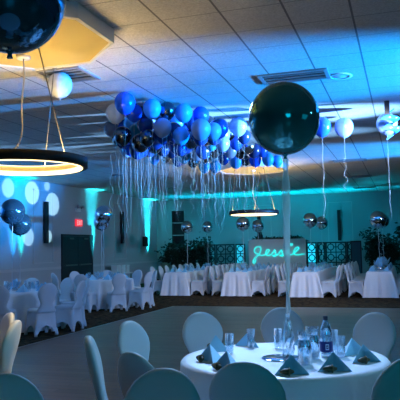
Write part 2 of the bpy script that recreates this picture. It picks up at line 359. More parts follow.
# ------------------------------------------------------------------ ceiling fittings
def vent(x, y, sx, sy, label, slots=4):
    t = thing('ceiling_vent', label, 'vent', (x, y, HC), group='ceiling vents')
    b = MB(); fr = .05
    b.box(-sx, sx, -sy, -sy+fr, -.02, -.001); b.box(-sx, sx, sy-fr, sy, -.02, -.001); b.box(-sx, -sx+fr, -sy+fr, sy-fr, -.02, -.001); b.box(sx-fr, sx, -sy+fr, sy-fr, -.02, -.001)
    b.build('frame', 'ventm', t); MB().box(-sx+fr, sx-fr, -sy+fr, sy-fr, -.006, -.001).build('duct_opening', 'vent', t)
    g = MB()
    for k in range(slots):
        y0 = -sy+fr+(2*sy-2*fr)*(k+.5)/slots
        g.box(-sx+fr, sx-fr, y0-.012, y0+.012, -.022, -.007)
    g.build('grille', 'ventm', t)
vent(-1.32, 8.2, .46, .24, 'slotted ceiling vent just behind the large dark teal balloon', 3)
vent(-1.31, 16.98, .44, .2, 'slotted ceiling vent right of the cluster, nearest of a row of three', 2)
vent(-1.38, 21.05, .44, .2, 'slotted ceiling vent right of the cluster, middle of a row of three', 2)
vent(-1.42, 25.4, .44, .2, 'slotted ceiling vent right of the cluster, nearest the end wall', 2)
vent(-4.05, 7.0, .3, .3, 'square ceiling vent half covered by the lone white balloon', 4)
for x, y, lab in ((-8.27, 17.11, 'round unlit ceiling downlight nearest the left sconces'), (-8.24, 21.75, 'round unlit ceiling downlight, middle of the left row'), (-7.6, 24.6, 'round unlit ceiling downlight nearest the end wall niche'), (-.74, 8.43, 'round ceiling downlight right of the vent behind the large balloon')):
    t = thing('ceiling_downlight', lab, 'downlight', (x, y, HC), group='recessed downlights')
    MB().lathe([(.16, -.001), (.165, -.012), (.12, -.014), (.115, -.004)], 24).build('trim_ring', 'whiteplastic' if x > -2 else 'vent', t)
    MB().lathe([(.115, -.004), (.05, -.02), (.0, -.022)], 24).build('lens', 'whiteplastic' if x > -2 else 'lampglass', t)

# octagonal ceiling medallions with ring chandeliers
def chandelier(cx, cy, ox, oy, lab_m, lab_c, seed):
    random.seed(seed)
    t = thing('ceiling_medallion', lab_m, 'ceiling medallion', (cx+ox, cy+oy, HC), group='ceiling medallions')
    def octa(r, z): return [Vector((r*cos(pi/8+k*pi/4), r*sin(pi/8+k*pi/4), z)) for k in range(8)]
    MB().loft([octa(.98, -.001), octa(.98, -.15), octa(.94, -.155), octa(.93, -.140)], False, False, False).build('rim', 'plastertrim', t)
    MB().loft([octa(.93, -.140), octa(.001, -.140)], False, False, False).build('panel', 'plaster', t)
    zr = 2.46; R = .69
    c = thing('ring_chandelier', lab_c, 'chandelier', (cx, cy, zr), group='ring chandeliers')
    def ring(prof, n=72): 
        rings = [[Vector((r*cos(2*pi*i/n), r*sin(2*pi*i/n), z)) for r, z in prof] for i in range(n)]
        rings.append(rings[0]); return rings
    # profile closed: channel open on top
    MB().loft(ring([(R, -.05), (R, .05), (R-.012, .05), (R-.012, .03), (R-.085, .03), (R-.085, .05), (R-.095, .05), (R-.095, -.012), (R-.05, -.05)]), False, False, True).build('ring_body', 'black', c)
    MB().loft(ring([(R-.097, .040), (R-.097, -.010), (R-.101, -.010), (R-.101, .040)]), False, False, True).build('inner_diffuser', 'gold_glow', c)
    MB().loft(ring([(R-.096, -.013), (R-.053, -.053), (R-.056, -.060), (R-.104, -.019)]), False, False, True).build('lower_led_strip', 'led', c)
    MB().loft(ring([(R-.097, .050), (R-.097, .041), (R-.106, .041), (R-.106, .050)]), False, False, True).build('upper_led_strip', 'led', c)
    MB().loft(ring([(R-.016, .031), (R-.08, .031), (R-.08, .036), (R-.016, .036)]), False, False, True).build('top_led_strip', 'ledtop', c)
    top = HC-.142-zr
    MB().lathe([(.075, top), (.075, top-.03), (.0, top-.035)], 24, cap0=True).build('ceiling_canopy', 'whiteplastic', c)
    for k in range(3):
        a = -.69+2*pi*k/3; a1 = -.31+2*pi*k/3
        wire = MB().tube([(.5*cos(a), .5*sin(a), top-.002), ((R-.03)*cos(a1), (R-.03)*sin(a1), .05)], .006, 5).build('suspension_wire', 'steel', c)
        MB().lathe([(.02, 0), (.02, -.02), (.0, -.025)], 10, (.5*cos(a), .5*sin(a), top)).build('anchor', 'steel', wire)
    pts = []
    for i in range(40):
        q = i/39; z = top-.03+(.05-top+.03)*q
        pts.append((.29*q**6+.035*sin(8*q)*q*(1-q)*2, -.58*q**6+.04*cos(9*q)*q*(1-q)*2, z))
    MB().tube(pts, .008, 5).build('power_cable', 'cable', c)
chandelier(-3.9, 5.75, .22, -.42, 'octagonal cream ceiling medallion above the near ring chandelier', 'black ring chandelier with warm light hanging nearest, at left edge', 1)
chandelier(-3.95, 16.8, 0, 0, 'octagonal cream ceiling medallion behind the balloon cluster', 'black ring chandelier with warm light hanging far off before the end wall', 2)

# ------------------------------------------------------------------ chair
def se(a, n, p):  # superellipse point
    c, s = cos(a), sin(a)
    return (abs(c)**(2/p)*(1 if c >= 0 else -1), abs(s)**(2/p)*(1 if s >= 0 else -1))
def make_chair(full, material='spandex', label='', group=None):
    t = thing('banquet_chair', label, 'chair', group=group)
    nn = 20 if full else 14
    prof = [(.405, .205, .028), (.44, .195, .03), (.48, .172, .03), (.52, .140, .03), (.56, .122, .03), (.60, .130, .032), (.65, .155, .034), (.70, .179, .036), (.75, .191, .037), (.79, .188, .037), (.83, .173, .036), (.87, .146, .034), (.90, .114, .031), (.921, .078, .026), (.932, .044, .018), (.936, .012, .006)]
    rings = []
    for z, wx, ty in prof:
        y = -.205-.11*max(0, (z-.42))/.5
        # the pad wraps slightly round the sitter
        ring = []
        for i in range(nn):
            cx, cy = se(2*pi*i/nn, nn, 2.6)
            x = cx*wx; ring.append(Vector((x, y+cy*ty+.55*x*x, z)))
        rings.append(ring)
    MB().loft(rings).build('backrest', material, t)
    # seat pad
    rings = []
    for z, s in ((.40, .98), (.44, 1.0), (.462, .97), (.474, .86), (.48, .55), (.482, .02)):
        rings.append([Vector((se(2*pi*i/28, 28, 4)[0]*.205*s, se(2*pi*i/28, 28, 4)[1]*.215*s, z)) for i in range(28)])
    MB().loft(rings).build('seat', material, t)
    # stretched skirt with arched hems between four feet
    n = 48 if full else 32; rings = []
    for k in range(7):
        u = k/6
        ring = []
        for i in range(n):
            a = 2*pi*i/n
            px, py = se(a, n, 5)
            corner = abs(sin(2*a))**1.4           # 1 at the corners
            hem = .012 + .17*(1-corner)**1.3
            z = .43+(hem-.43)*u
            flare = 1 + .16*u*corner - .10*sin(pi*u)*(1-corner)
            ring.append(Vector((px*.205*flare, py*.215*flare, z)))
        rings.append(ring)
    MB().loft(rings, False, False).build('cover_skirt', material, t)
    if full:
        for sx in (-1, 1):
            for sy in (-1, 1):
                MB().lathe([(.03, 0), (.032, .03), (.022, .07), (.012, .12)], 10, (sx*.20, sy*.21, 0), True, True).build('foot', 'spandex' if material == 'spandex' else material, t)
    return t
first = {'full': None, 'far': None, 'warmlit': None}
def chair(x, y, face, label, kind='full', group='white covered banquet chairs', z=0.0):
    """face: compass direction the sitter looks, radians from +X."""
    rz = face-pi/2
    if first[kind] is None:
        c = make_chair(kind != 'far', 'warmlit' if kind == 'warmlit' else 'spandex', label, group); first[kind] = c
        c.location = (x, y, z); c.rotation_euler = (0, 0, rz); c['label'] = label; c['group'] = group
    else: c = dup(first[kind], (x, y, z), rz, label, group)
    return c
def ring_chair(cx, cy, ang, rback, label, kind='full', group=None, turn=0.0, z=0.0):
    r = rback-.27
    return chair(cx+r*cos(ang), cy+r*sin(ang), ang+pi+turn, label, kind, group, z)

# ------------------------------------------------------------------ tables and cloths
def round_table(cx, cy, R, z0, lab_t, lab_c, gt, gc, phase=0.0):
    t = thing('round_table', lab_t, 'table', (cx, cy, z0), 0, gt)
    MB().lathe([(0, .715), (R-.02, .715), (R-.01, .73), (R-.015, .742), (0, .742)], 48).build('table_top', 'blackwood', t)
    for k in range(4):
        a = pi/4+k*pi/2
        MB().tube([(R*.55*cos(a), R*.55*sin(a), .715), (R*.62*cos(a), R*.62*sin(a), .0)], .016, 8).build('leg', 'steel', t)
    n = 160; rings = []
    prof = [(.001, .750, 0), (R*.5, .750, 0), (R-.03, .750, 0), (R, .746, 0), (R+.012, .73, .0), (R+.018, .68, .25), (R+.025, .58, .55), (R+.028, .42, .8), (R+.034, .24, 1.0), (R+.038, .03, 1.1)]
    for r, z, am in prof:
        ring = []
        for i in range(n):
            a = 2*pi*i/n
            f = am*(.027*sin(14*a+phase)+.010*sin(31*a+1.3+phase))
            ring.append(Vector(((r+f)*cos(a), (r+f)*sin(a), z)))
        rings.append(ring)
    c = MB().loft(rings, True, False).build('tablecloth', 'satin'); c.location = (cx, cy, z0)
    tag(c, lab_c, 'tablecloth', gc)

def long_table(cx, y0, y1, lab, idx):
    hw = .34
    t = thing('long_table', 'long banquet table under the cloth, ' + lab, 'table', (cx, y0, 0), 0, 'long banquet tables')
    MB().box(-hw+.02, hw-.02, .02, y1-y0-.02, .71, .735).build('table_top', 'blackwood', t)
    for sx in (-1, 1):
        for yy in (.3, y1-y0-.3): MB().tube([(sx*(hw-.1), yy, .71), (sx*(hw-.1), yy, 0)], .016, 8).build('leg', 'steel', t)
    # cloth: rings following a rounded rectangle
    pts = []; m = 0
    L = y1-y0
    def rect(r, off):
        out = []; x0, x1, a0, a1 = -hw-off, hw+off, -off, L+off
        nx, ny = 26, 90
        for i in range(nx): out.append((x0+(x1-x0)*i/nx, a0, 0, i/nx))
        for i in range(ny): out.append((x1, a0+(a1-a0)*i/ny, 1, i/ny))
        for i in range(nx): out.append((x1-(x1-x0)*i/nx, a1, 2, i/nx))
        for i in range(ny): out.append((x0, a1-(a1-a0)*i/ny, 3, i/ny))
        return out
    random.seed(idx*7+3); ph = random.random()*6
    rings = []
    base = rect(0, 0)
    rings.append([Vector((x*.02, L/2+(y-L/2)*.9, .745)) for x, y, s, u in base])
    for off, z, am in ((-.03, .745, 0), (0, .742, 0), (.008, .725, 0), (.018, .62, .3), (.03, .45, .7), (.045, .25, 1.0), (.065, .03, 1.25)):
        ring = []
        for x, y, s, u in rect(0, off):
            # corner gathers swing outwards, more on the right-hand near corner
            q = (1 if s in (0, 2) else 8)
            per = (u if s in (0, 2) else u*8)
            f = am*(.022*sin(per*2*pi*2.5+ph)+.012*sin(per*2*pi*5.3+2*ph))
            corner = 0
            if s in (0, 2): corner = max(0, 1-min(u, 1-u)/.28)
            else: corner = max(0, 1-min(u, 1-u)/.035)
            near = y < L/2
            k = am*corner*(.10 if (x > 0 and near) else .055)
            dx = (1 if x > 0 else -1)*k + (f if s in (1, 3) else 0)*(1 if s == 1 else -1)
            dy = (-1 if near else 1)*k*.6 + (f if s in (0, 2) else 0)*(-1 if s == 0 else 1)
            ring.append(Vector((x+dx, y+dy, z)))
        rings.append(ring)
    c = MB().loft(rings, True, False).build('tablecloth', 'satin'); c.location = (cx, y0, 0)
    tag(c, 'white satin cloth on the ' + lab, 'tablecloth', 'long table cloths')

# ------------------------------------------------------------------ small table things
napk = [None]
def napkin(x, y, z, rz, label, group, s=1.0):
    if napk[0] is None:
        b = MB(); h, w_ = .125, .115
        A = Vector((0, 0, h)); L_ = Vector((-w_, -.045, 0)); R_ = Vector((w_, -.045, 0)); B_ = Vector((0, .115, 0)); I_ = Vector((0, -.022, 0))
        b.add([A, L_, R_, B_, I_], [(0, 1, 3), (0, 3, 2), (0, 4, 1), (0, 2, 4), (1, 4, 3), (4, 2, 3)])
        # turned-back lips along the two open edges
        for sx in (-1, 1):
            E_ = Vector((sx*w_, -.045, 0)); T_ = Vector((sx*w_*.62, -.02, 0)); N_ = Vector((0, -.006, .003))
            b.add([A+N_, E_+N_, T_+N_+Vector((0, -.02, .004)), A+Vector((0, -.012, -.012)), A, E_], [(0, 1, 2, 3), (3, 2, 1, 0), (4, 5, 1, 0)])
        me = b.build('folded_napkin', 'napkin'); napk[0] = me; tag(me, label, 'napkin', group)
        me.location = (x, y, z); me.rotation_euler = (0, 0, rz); me.scale = (s, s, s); return me
    o = napk[0].copy(); COL.objects.link(o); o.location = (x, y, z); o.rotation_euler = (0, 0, rz); o.scale = (s, s, s); o['label'] = label; o['group'] = group; return o
glas = [None]
def glass(x, y, z, label, group, s=1.0, r=.03, h=.135):
    if glas[0] is None:
        o = MB().lathe([(0, 0), (r*.85, 0), (r*.9, .004), (r, h), (r-.0018, h), (r*.86, .014), (0, .012)], 24).build('drinking_glass', 'glass'); glas[0] = o
        tag(o, label, 'glass', group)
    else: o = glas[0].copy(); COL.objects.link(o)
    o.location = (x, y, z); o.scale = (s, s, s); o['label'] = label; o['group'] = group; return o

foil0 = [None]
def foil_balloon(x, y, z, r, ztop, label, group, material='foil'):
    """a round foil balloon with its neck and the ribbon that ties it to its weight at height ztop"""
    t = thing('foil_balloon', label, 'balloon', (x, y, z), 0, group)
    pr = [(r*sin(pi*k/20), -r*1.04*cos(pi*k/20)) for k in range(21)]
    b = MB().lathe(pr, 36).build('ball', material, t)
    MB().lathe([(r*.10, -r*1.02), (r*.035, -r*1.09), (r*.06, -r*1.16), (0.0, -r*1.15)], 10).build('neck', material, t)
    if ztop is not None:
        L = z-ztop; pts = [(.006*sin(k*.9), .006*cos(k*1.3), -r*1.12-(L-r*1.12)*k/24) for k in range(25)]
        pts[-1] = (0, 0, -L)
        MB().tube(pts, .007, 5).build('ribbon', 'ribbon', t)
    return t
wt0 = [None]
def tulle_weight(x, y, z, label, group, s=1.0):
    """tissue wrapped balloon weight: a base and a crown of pointed tulle leaves"""
    if wt0[0] is None:
        t = thing('balloon_weight', label, 'balloon weight', (x, y, z), 0, group)
        MB().lathe([(.05, 0), (.055, .03), (.035, .07), (.015, .09), (0, .09)], 14, cap0=True).build('weight', 'silverm', t)
        b = MB(); random.seed(5)
        for k in range(13):
            a = 2*pi*k/13; hh = random.uniform(.10, .22); ro = random.uniform(.07, .12); wd = .05
            c, s_ = cos(a), sin(a); tx, ty = -s_, c
            p = [Vector((.03*c+tx*.02, .03*s_+ty*.02, .05)), Vector((.03*c-tx*.02, .03*s_-ty*.02, .05)), Vector((ro*.6*c-tx*wd, ro*.6*s_-ty*wd, hh*.6)), Vector((ro*.6*c+tx*wd, ro*.6*s_+ty*wd, hh*.6)), Vector((ro*c, ro*s_, hh)), Vector((ro*.5*c, ro*.5*s_, hh*.62))]
            b.add(p, [(0, 1, 5), (1, 2, 5), (0, 5, 3), (3, 5, 4), (5, 2, 4)])
        b.build('tissue_ruffle', 'napkin', t); wt0[0] = t; t.scale = (s, s, s); return t
    t = dup(wt0[0], (x, y, z), 0.7*x, label, group); t.scale = (s, s, s); return t

# ------------------------------------------------------------------ foreground round table
FT = (-.80, 4.14); FR = .67
FZ = .02
round_table(*FT, FR, FZ, 'round table in the foreground set with napkins, bottles and glasses', 'pale blue-lit white cloth draped over the foreground round table', 'round tables', 'round tablecloths', .4)
fg = [(133, 1.27, 'far left of the napkins'), (101, 1.42, 'behind the tulle-tied bottle'), (64, 1.22, 'behind the right-hand napkins'), (168, 1.23, 'left of the table, facing right'), (205, 1.23, 'leftmost and seen nearly edge-on'), (240, 1.18, 'front left, half hidden by a nearer chair'), (272, 1.17, 'straight in front, back to us'), (311, 1.17, 'cut by the right photo edge')]
for a, r, lab in fg:
    ring_chair(*FT, radians(a), r, 'white covered chair at the foreground table, ' + lab, 'full', 'chairs round the foreground table', z=FZ)
# two nearer chairs facing the table under the photographer
chair(-1.06, 2.38, radians(-88), 'covered chair at the bottom edge, in front of the front-left chair', 'full', 'nearest chairs', z=FZ)
chair(-1.55, 2.18, radians(-50), 'covered chair cut off in the bottom left corner', 'full', 'nearest chairs', z=FZ)
round_table(-1.05, 1.42, FR, FZ, 'round table nearest the viewer, mirrored in the top left balloon', 'white cloth on the table nearest the viewer, mirrored in the top left balloon', 'round tables', 'round tablecloths', .9)
# left foreground table, warm light put into the colour of its ivory chairs
LT = (-4.2, 3.9)
ring_chair(*LT, radians(50), 1.18, 'cream-lit covered chair at the left edge, its round back toward us', 'warmlit', 'cream-lit chairs at the left edge', z=FZ)
ring_chair(*LT, radians(19), 1.24, 'cream-lit covered chair seen edge-on near the left edge', 'warmlit', 'cream-lit chairs at the left edge', z=FZ)

TZ = FZ+.751
NK = [(-1.23, 3.90, .35, 'at the left rim', 1), (-1.31, 4.30, .15, 'behind the one at the left rim', 1), (-1.05, 3.67, -.1, 'partly hidden behind the front chair back', 1), (-1.13, 4.55, 2.2, 'at its far left', 0), (-.655, 3.62, 0, 'standing narrow at its front', 1), (-.43, 3.76, -.5, 'at its front right', 1), (-.28, 4.08, -.9, 'nearest its right rim', 1), (-.37, 4.33, -1.2, 'behind the one at its right rim', 0), (-.72, 4.62, 2.6, 'at its back behind the pitchers', 0)]
def outward(x, y): return atan2(y-FT[1], x-FT[0])
for x, y, tw, lab, f_ in NK:
    napkin(x, y, TZ, outward(x, y)+pi/2+tw, 'folded blue napkin on the foreground table, ' + lab, 'napkins on the foreground table', .86)
fav = [None]
def favour(x, y, rz, label):
    g = 'favours on the foreground table'
    if fav[0] is None:
        t = thing('party_favour', label, 'party favour', (x, y, TZ), rz, g); random.seed(2)
        b = MB(); rings = []
        for k in range(9):
            u = k/8; rr = .020*sin(pi*min(max(u, .06), .94))**.6
            rings.append([Vector((-.04+.08*u, rr*cos(2*pi*i/12)*random.uniform(.85, 1.1), .022+rr*sin(2*pi*i/12)*random.uniform(.85, 1.0))) for i in range(12)])
        b.loft(rings); b.build('pouch', 'favour', t)
        MB().tube([(.012+.0*i, .021*cos(i*pi/6), .022+.021*sin(i*pi/6)) for i in range(13)], .004, 5).build('gold_tie', 'gold', t)
        fav[0] = t; return t
    return dup(fav[0], (x, y, TZ), rz, label, g)
for x, y, tw, lab, f_ in NK:
    if f_:
        a = outward(x, y)+tw
        favour(x+.062*cos(a)+.03*sin(a), y+.062*sin(a)-.03*cos(a), a+pi/2, 'dark favour by the foreground table napkin ' + lab)
for x, y, s, lab in ((-1.19, 4.22, 1.0, 'clear tumbler between the left napkins'), (-1.10, 4.48, 1.0, 'clear tumbler before the far left napkin'), (-.90, 4.48, 1.05, 'clear tumbler left of the tulle-tied bottle'), (-.50, 4.42, 1.1, 'clear tumbler behind and right of the blue-capped bottle'), (-.43, 4.22, 1.0, 'clear tumbler left of the right-hand napkins'), (-.64, 4.44, 1.1, 'clear tumbler between the pitchers and blue-capped bottle')):
    glass(x, y, TZ, lab, 'tumblers on the foreground table', s)
# mirror plate
o = MB().lathe([(0, 0), (.13, 0), (.135, .003), (.13, .006), (0, .006)], 48).build('mirror_plate', 'mirror'); o.location = (-.80, 4.09, TZ); tag(o, 'round mirror plate under the tulle-tied bottle', 'mirror')
# faceted bottle tied with tulle
bt = thing('glass_bottle', 'faceted clear glass bottle tied with tulle at the table centre', 'bottle', (-.76, 4.12, TZ+.0065))
rings = []
for z, r in ((0, .036), (.006, .040), (.05, .042), (.09, .043), (.13, .041), (.17, .034), (.205, .022), (.225, .017), (.26, .016), (.272, .019), (.285, .019)):
    rings.append([Vector((r*cos(2*pi*i/10)*(1.0 if (i+round(z*22)) % 2 else .9), r*sin(2*pi*i/10)*(1.0 if (i+round(z*22)) % 2 else .9), z)) for i in range(10)])
inner = []
for z, r in ((.285, .015), (.225, .012), (.17, .027), (.13, .034), (.02, .034), (.012, .03)):
    inner.append([Vector((r*cos(2*pi*i/10), r*sin(2*pi*i/10), z)) for i in range(10)])
MB().loft(rings, True, False, False).build('bottle_body', 'cutglass', bt)
b = MB(); random.seed(8)
for k in range(4):
    pts = [(.02*cos(k*1.6), .02*sin(k*1.6), .235)]
    for j in range(1, 12): pts.append((.02*cos(k*1.6+j*.25)+.0028*j*cos(k*1.6), .02*sin(k*1.6+j*.25)+.0028*j*sin(k*1.6), .235-.016*j))
    b.tube(pts, .004, 5)
b.build('tulle_bow', 'tulle', bt)
# pitchers
def pitcher(x, y, label):
    t = thing('water_pitcher', label, 'pitcher', (x, y, TZ), .5, 'glass pitchers on the foreground table')
    MB().lathe([(0, 0), (.040, 0), (.043, .006), (.044, .10), (.040, .135), (.034, .150), (.034, .158), (.040, .170), (.043, .205), (.0405, .205), (.0375, .17), (.0315, .156), (.0315, .150), (.0375, .134), (.041, .10), (.040, .012), (0, .010)], 28).build('pitcher_body', 'glass', t)
    MB().lathe([(0, .0105), (.0395, .0125), (.0405, .11), (0, .11)], 28).build('water', 'water', t)
    return t
pitcher(-.62, 3.91, 'clear glass pitcher nearest us on the foreground table')
pitcher(-.60, 4.12, 'clear glass pitcher behind the nearest pitcher')
# blue-capped bottle with navy label
wbt = thing('water_bottle', 'water bottle with navy label and dark cap on the foreground table', 'bottle', (-.525, 4.22, TZ), .35)
MB().lathe([(0, .004), (.03, 0), (.041, .004), (.042, .02), (.0405, .03), (.0405, .10), (.042, .108), (.041, .15), (.033, .19), (.019, .225), (.0145, .235), (.0145, .25), (.013, .25), (.013, .235), (.03, .188), (.038, .15), (.0385, .02), (0, .008)], 28).build('bottle_body', 'glass', wbt)
MB().lathe([(0, .0085), (.038, .0205), (.0375, .15), (.028, .19), (0, .19)], 24).build('water', 'water', wbt)
lb = MB().lathe([(.0425, .034), (.0432, .036), (.0432, .098), (.0425, .10)], 28).build('label_band', 'label', wbt)
b = MB()
am = atan2(-4.22, .525)-.35
for k in range(6):
    a0, a1 = am+.15-.25+.5*k/6, am+.15-.25+.5*(k+1)/6; r = .0436
    z0, z1 = .048, .086
    P = lambda a, z: Vector((r*cos(a), r*sin(a), z))
    if k in (0, 5): b.add([P(a0, z0), P(a1, z0), P(a1, z1), P(a0, z1)], [(0, 1, 2, 3)])
    else: b.add([P(a0, z0), P(a1, z0), P(a1, z0+.007), P(a0, z0+.007), P(a0, z1-.007), P(a1, z1-.007), P(a1, z1), P(a0, z1), P(a0, .063), P(a1, .063), P(a1, .070), P(a0, .070)], [(0, 1, 2, 3), (4, 5, 6, 7)] + ([(8, 9, 10, 11)] if k in (2, 3) else []))
b.build('label_emblem', 'labelmark', lb)
MB().lathe([(.0165, .238), (.0165, .262), (.015, .266), (0, .266)], 20, cap0=True).build('cap', 'cap', wbt)

# big balloon over the foreground table with its tulle tail
bx, by, bz, br = -.77, 4.28, 2.40, .248
t = foil_balloon(bx, by, bz, br, None, 'very large dark teal foil balloon floating above the foreground table', 'big foil balloons', 'tealfoil')
b = MB(); rings = []
tx, ty, tz = -.755, 4.125, TZ+.262
random.seed(3)
for k in range(40):
    u = k/39; c = Vector((bx, by, bz-br*1.10)).lerp(Vector((tx, ty, tz)), u)
    wd = .012+.020*min(1, u*4)+.012*max(0, sin(u*9-4))*(u > .55)+.003*sin(u*41)
    if u > .94: wd *= (1-u)/.06*.6+.4
    a0 = u*2.2
    rings.append([c-Vector((bx, by, bz))+Vector((cos(2*pi*i/10)*wd*cos(a0)-sin(2*pi*i/10)*wd*.4*sin(a0), cos(2*pi*i/10)*wd*sin(a0)+sin(2*pi*i/10)*wd*.4*cos(a0), 0)) for i in range(10)])
b.loft(rings); b.build('tulle_tail', 'tulle', t)
foil_balloon(-1.51, 2.13, 2.56, .228, None, 'very large dark blue foil balloon cut off in the top left corner', 'big foil balloons', 'bluefoil')

# ------------------------------------------------------------------ round tables on the left
def side_table(cx, cy, tname, phase, n, skip, gid, nphase=0):
    round_table(cx, cy, .76, 0, 'round table under the cloth at the ' + tname, 'white satin cloth on the ' + tname, 'round tables', 'round tablecloths', phase)
    va = atan2(-cy, -cx)   # toward the camera
    for k in range(n):
        a = va+nphase+2*pi*k/n
        rel = (nphase+2*pi*k/n+pi) % (2*pi)-pi
        side = 'near' if abs(rel) < .9 else ('far' if abs(rel) > 2.2 else ('right' if rel > 0 else 'left'))
        order = {'near': 'nearest us', 'far': 'on the far side', 'right': 'on the right side', 'left': 'on the left side'}[side]
        if k in skip: continue
        lab = 'white covered chair at the %s, %s clockwise from its nearest' % (tname, ORD[(n-k) % n]) if k else 'white covered chair at the %s, its nearest chair' % tname
        ring_chair(cx, cy, a, 1.35, lab, 'full', 'chairs at the ' + tname)
    for k in range(8):
        a = va+.2+2*pi*k/8
        lab = 'folded napkin on the %s, %s' % (tname, 'nearest us' if k == 0 else '%s clockwise from the nearest' % ORD[8-k])
        napkin(cx+.55*cos(a), cy+.55*sin(a), .7505, a-pi/2, lab, 'napkins on the ' + tname, 1.15)
    for k in range(6):
        a = va+.6+2*pi*k/6
        lab = 'tumbler on the %s, %s' % (tname, 'nearest us' if k == 0 else '%s clockwise from the nearest' % ORD[6-k])
        glass(cx+.38*cos(a), cy+.38*sin(a), .7505, lab, 'tumblers on the ' + tname, 1.3)
TA = (-7.25, 10.5); TB = (-7.60, 14.87)
side_table(*TA, 'nearer left round table', .3, 10, (), 'a', .40)
side_table(*TB, 'farther left round table', 1.1, 9, (), 'b', .28)
tulle_weight(TA[0]-.05, TA[1], .7505, 'cyan-lit tissue balloon weight on the nearer round table', 'balloon weights', 1.1)
tulle_weight(TB[0]-.1, TB[1], .7505, 'tissue balloon weight on the farther round table', 'balloon weights', 1.0)
foil_balloon(-7.27, 10.36, 2.29, .245, .84, 'large blue foil balloon above the nearer round table, upper of two', 'foil balloons over tables', 'bluefoil')
foil_balloon(-7.38, 10.78, 2.07, .225, .76, 'blue foil balloon above the nearer round table, lower of two', 'foil balloons over tables', 'bluefoil')
foil_balloon(-7.55, 14.78, 2.44, .235, .84, 'silver foil balloon above the farther round table, upper of two', 'foil balloons over tables')
foil_balloon(-7.80, 15.15, 2.26, .215, .76, 'silver foil balloon above the farther round table, lower of two', 'foil balloons over tables')

# ------------------------------------------------------------------ long tables
NAMES = ['leftmost long table', 'second long table from left', 'third long table from left', 'rightmost long table']
XS = [-7.0, -4.97, -2.80, -.73]; Y0 = [18.6, 18.5, 18.2, 18.2]; YL = 5.5
BAL = [((-7.05, 20.0, 2.24, .205), (-6.92, 21.9, 2.29, .20)), ((-5.06, 19.9, 2.28, .225), (-4.83, 21.1, 2.24, .215)), ((-2.95, 20.6, 2.36, .24), (-2.78, 22.2, 2.32, .225)), ((-.74, 19.3, 2.26, .25), (-.66, 20.5, 2.27, .22))]
for ti in range(4):
    cx, y0 = XS[ti], Y0[ti]; nm = NAMES[ti]
    long_table(cx, y0, y0+YL, nm, ti)
    n = 8
    for side, sx in (('left', -1), ('right', 1)):
        for k in range(n):
            y = y0+.42+k*.66
            random.seed(ti*100+k*10+sx)
            ja = random.uniform(-.10, .10); jx = random.uniform(-.03, .03)
            lab = 'covered chair, %s side of %s, %s' % (side, nm, from_end(k, n))
            chair(cx+sx*(.645+jx), y, (pi if sx > 0 else 0)+ja, lab, 'far', 'chairs at the long tables')
            if k < 8:
                lab = 'blue napkin, %s side of %s, %s' % (side, nm, from_end(k, n))
                napkin(cx+sx*.22, y-.05, .7455, (pi/2 if sx > 0 else -pi/2)+random.uniform(-.3, .3), lab, 'napkins on the long tables', 1.15)
    for k in range(6):
        lab = 'tumbler on the %s, %s' % (nm, from_end(k, 6))
        glass(cx+(.08 if k % 2 else -.09), y0+.25+k*.85, .7455, lab, 'tumblers on the long tables', 1.35)
    for q, (x, y, z, r) in enumerate(BAL[ti]):
        w_ = ('nearer', 'farther')[q]
        foil_balloon(x, y, z, r, .83, 'silver-blue foil balloon over the %s, %s of its two' % (nm, w_), 'foil balloons over tables')
        tulle_weight(x, y, .7455, 'tissue balloon weight on the %s, %s of its two' % (nm, w_), 'balloon weights', 1.9 if ti == 3 else 1.2)

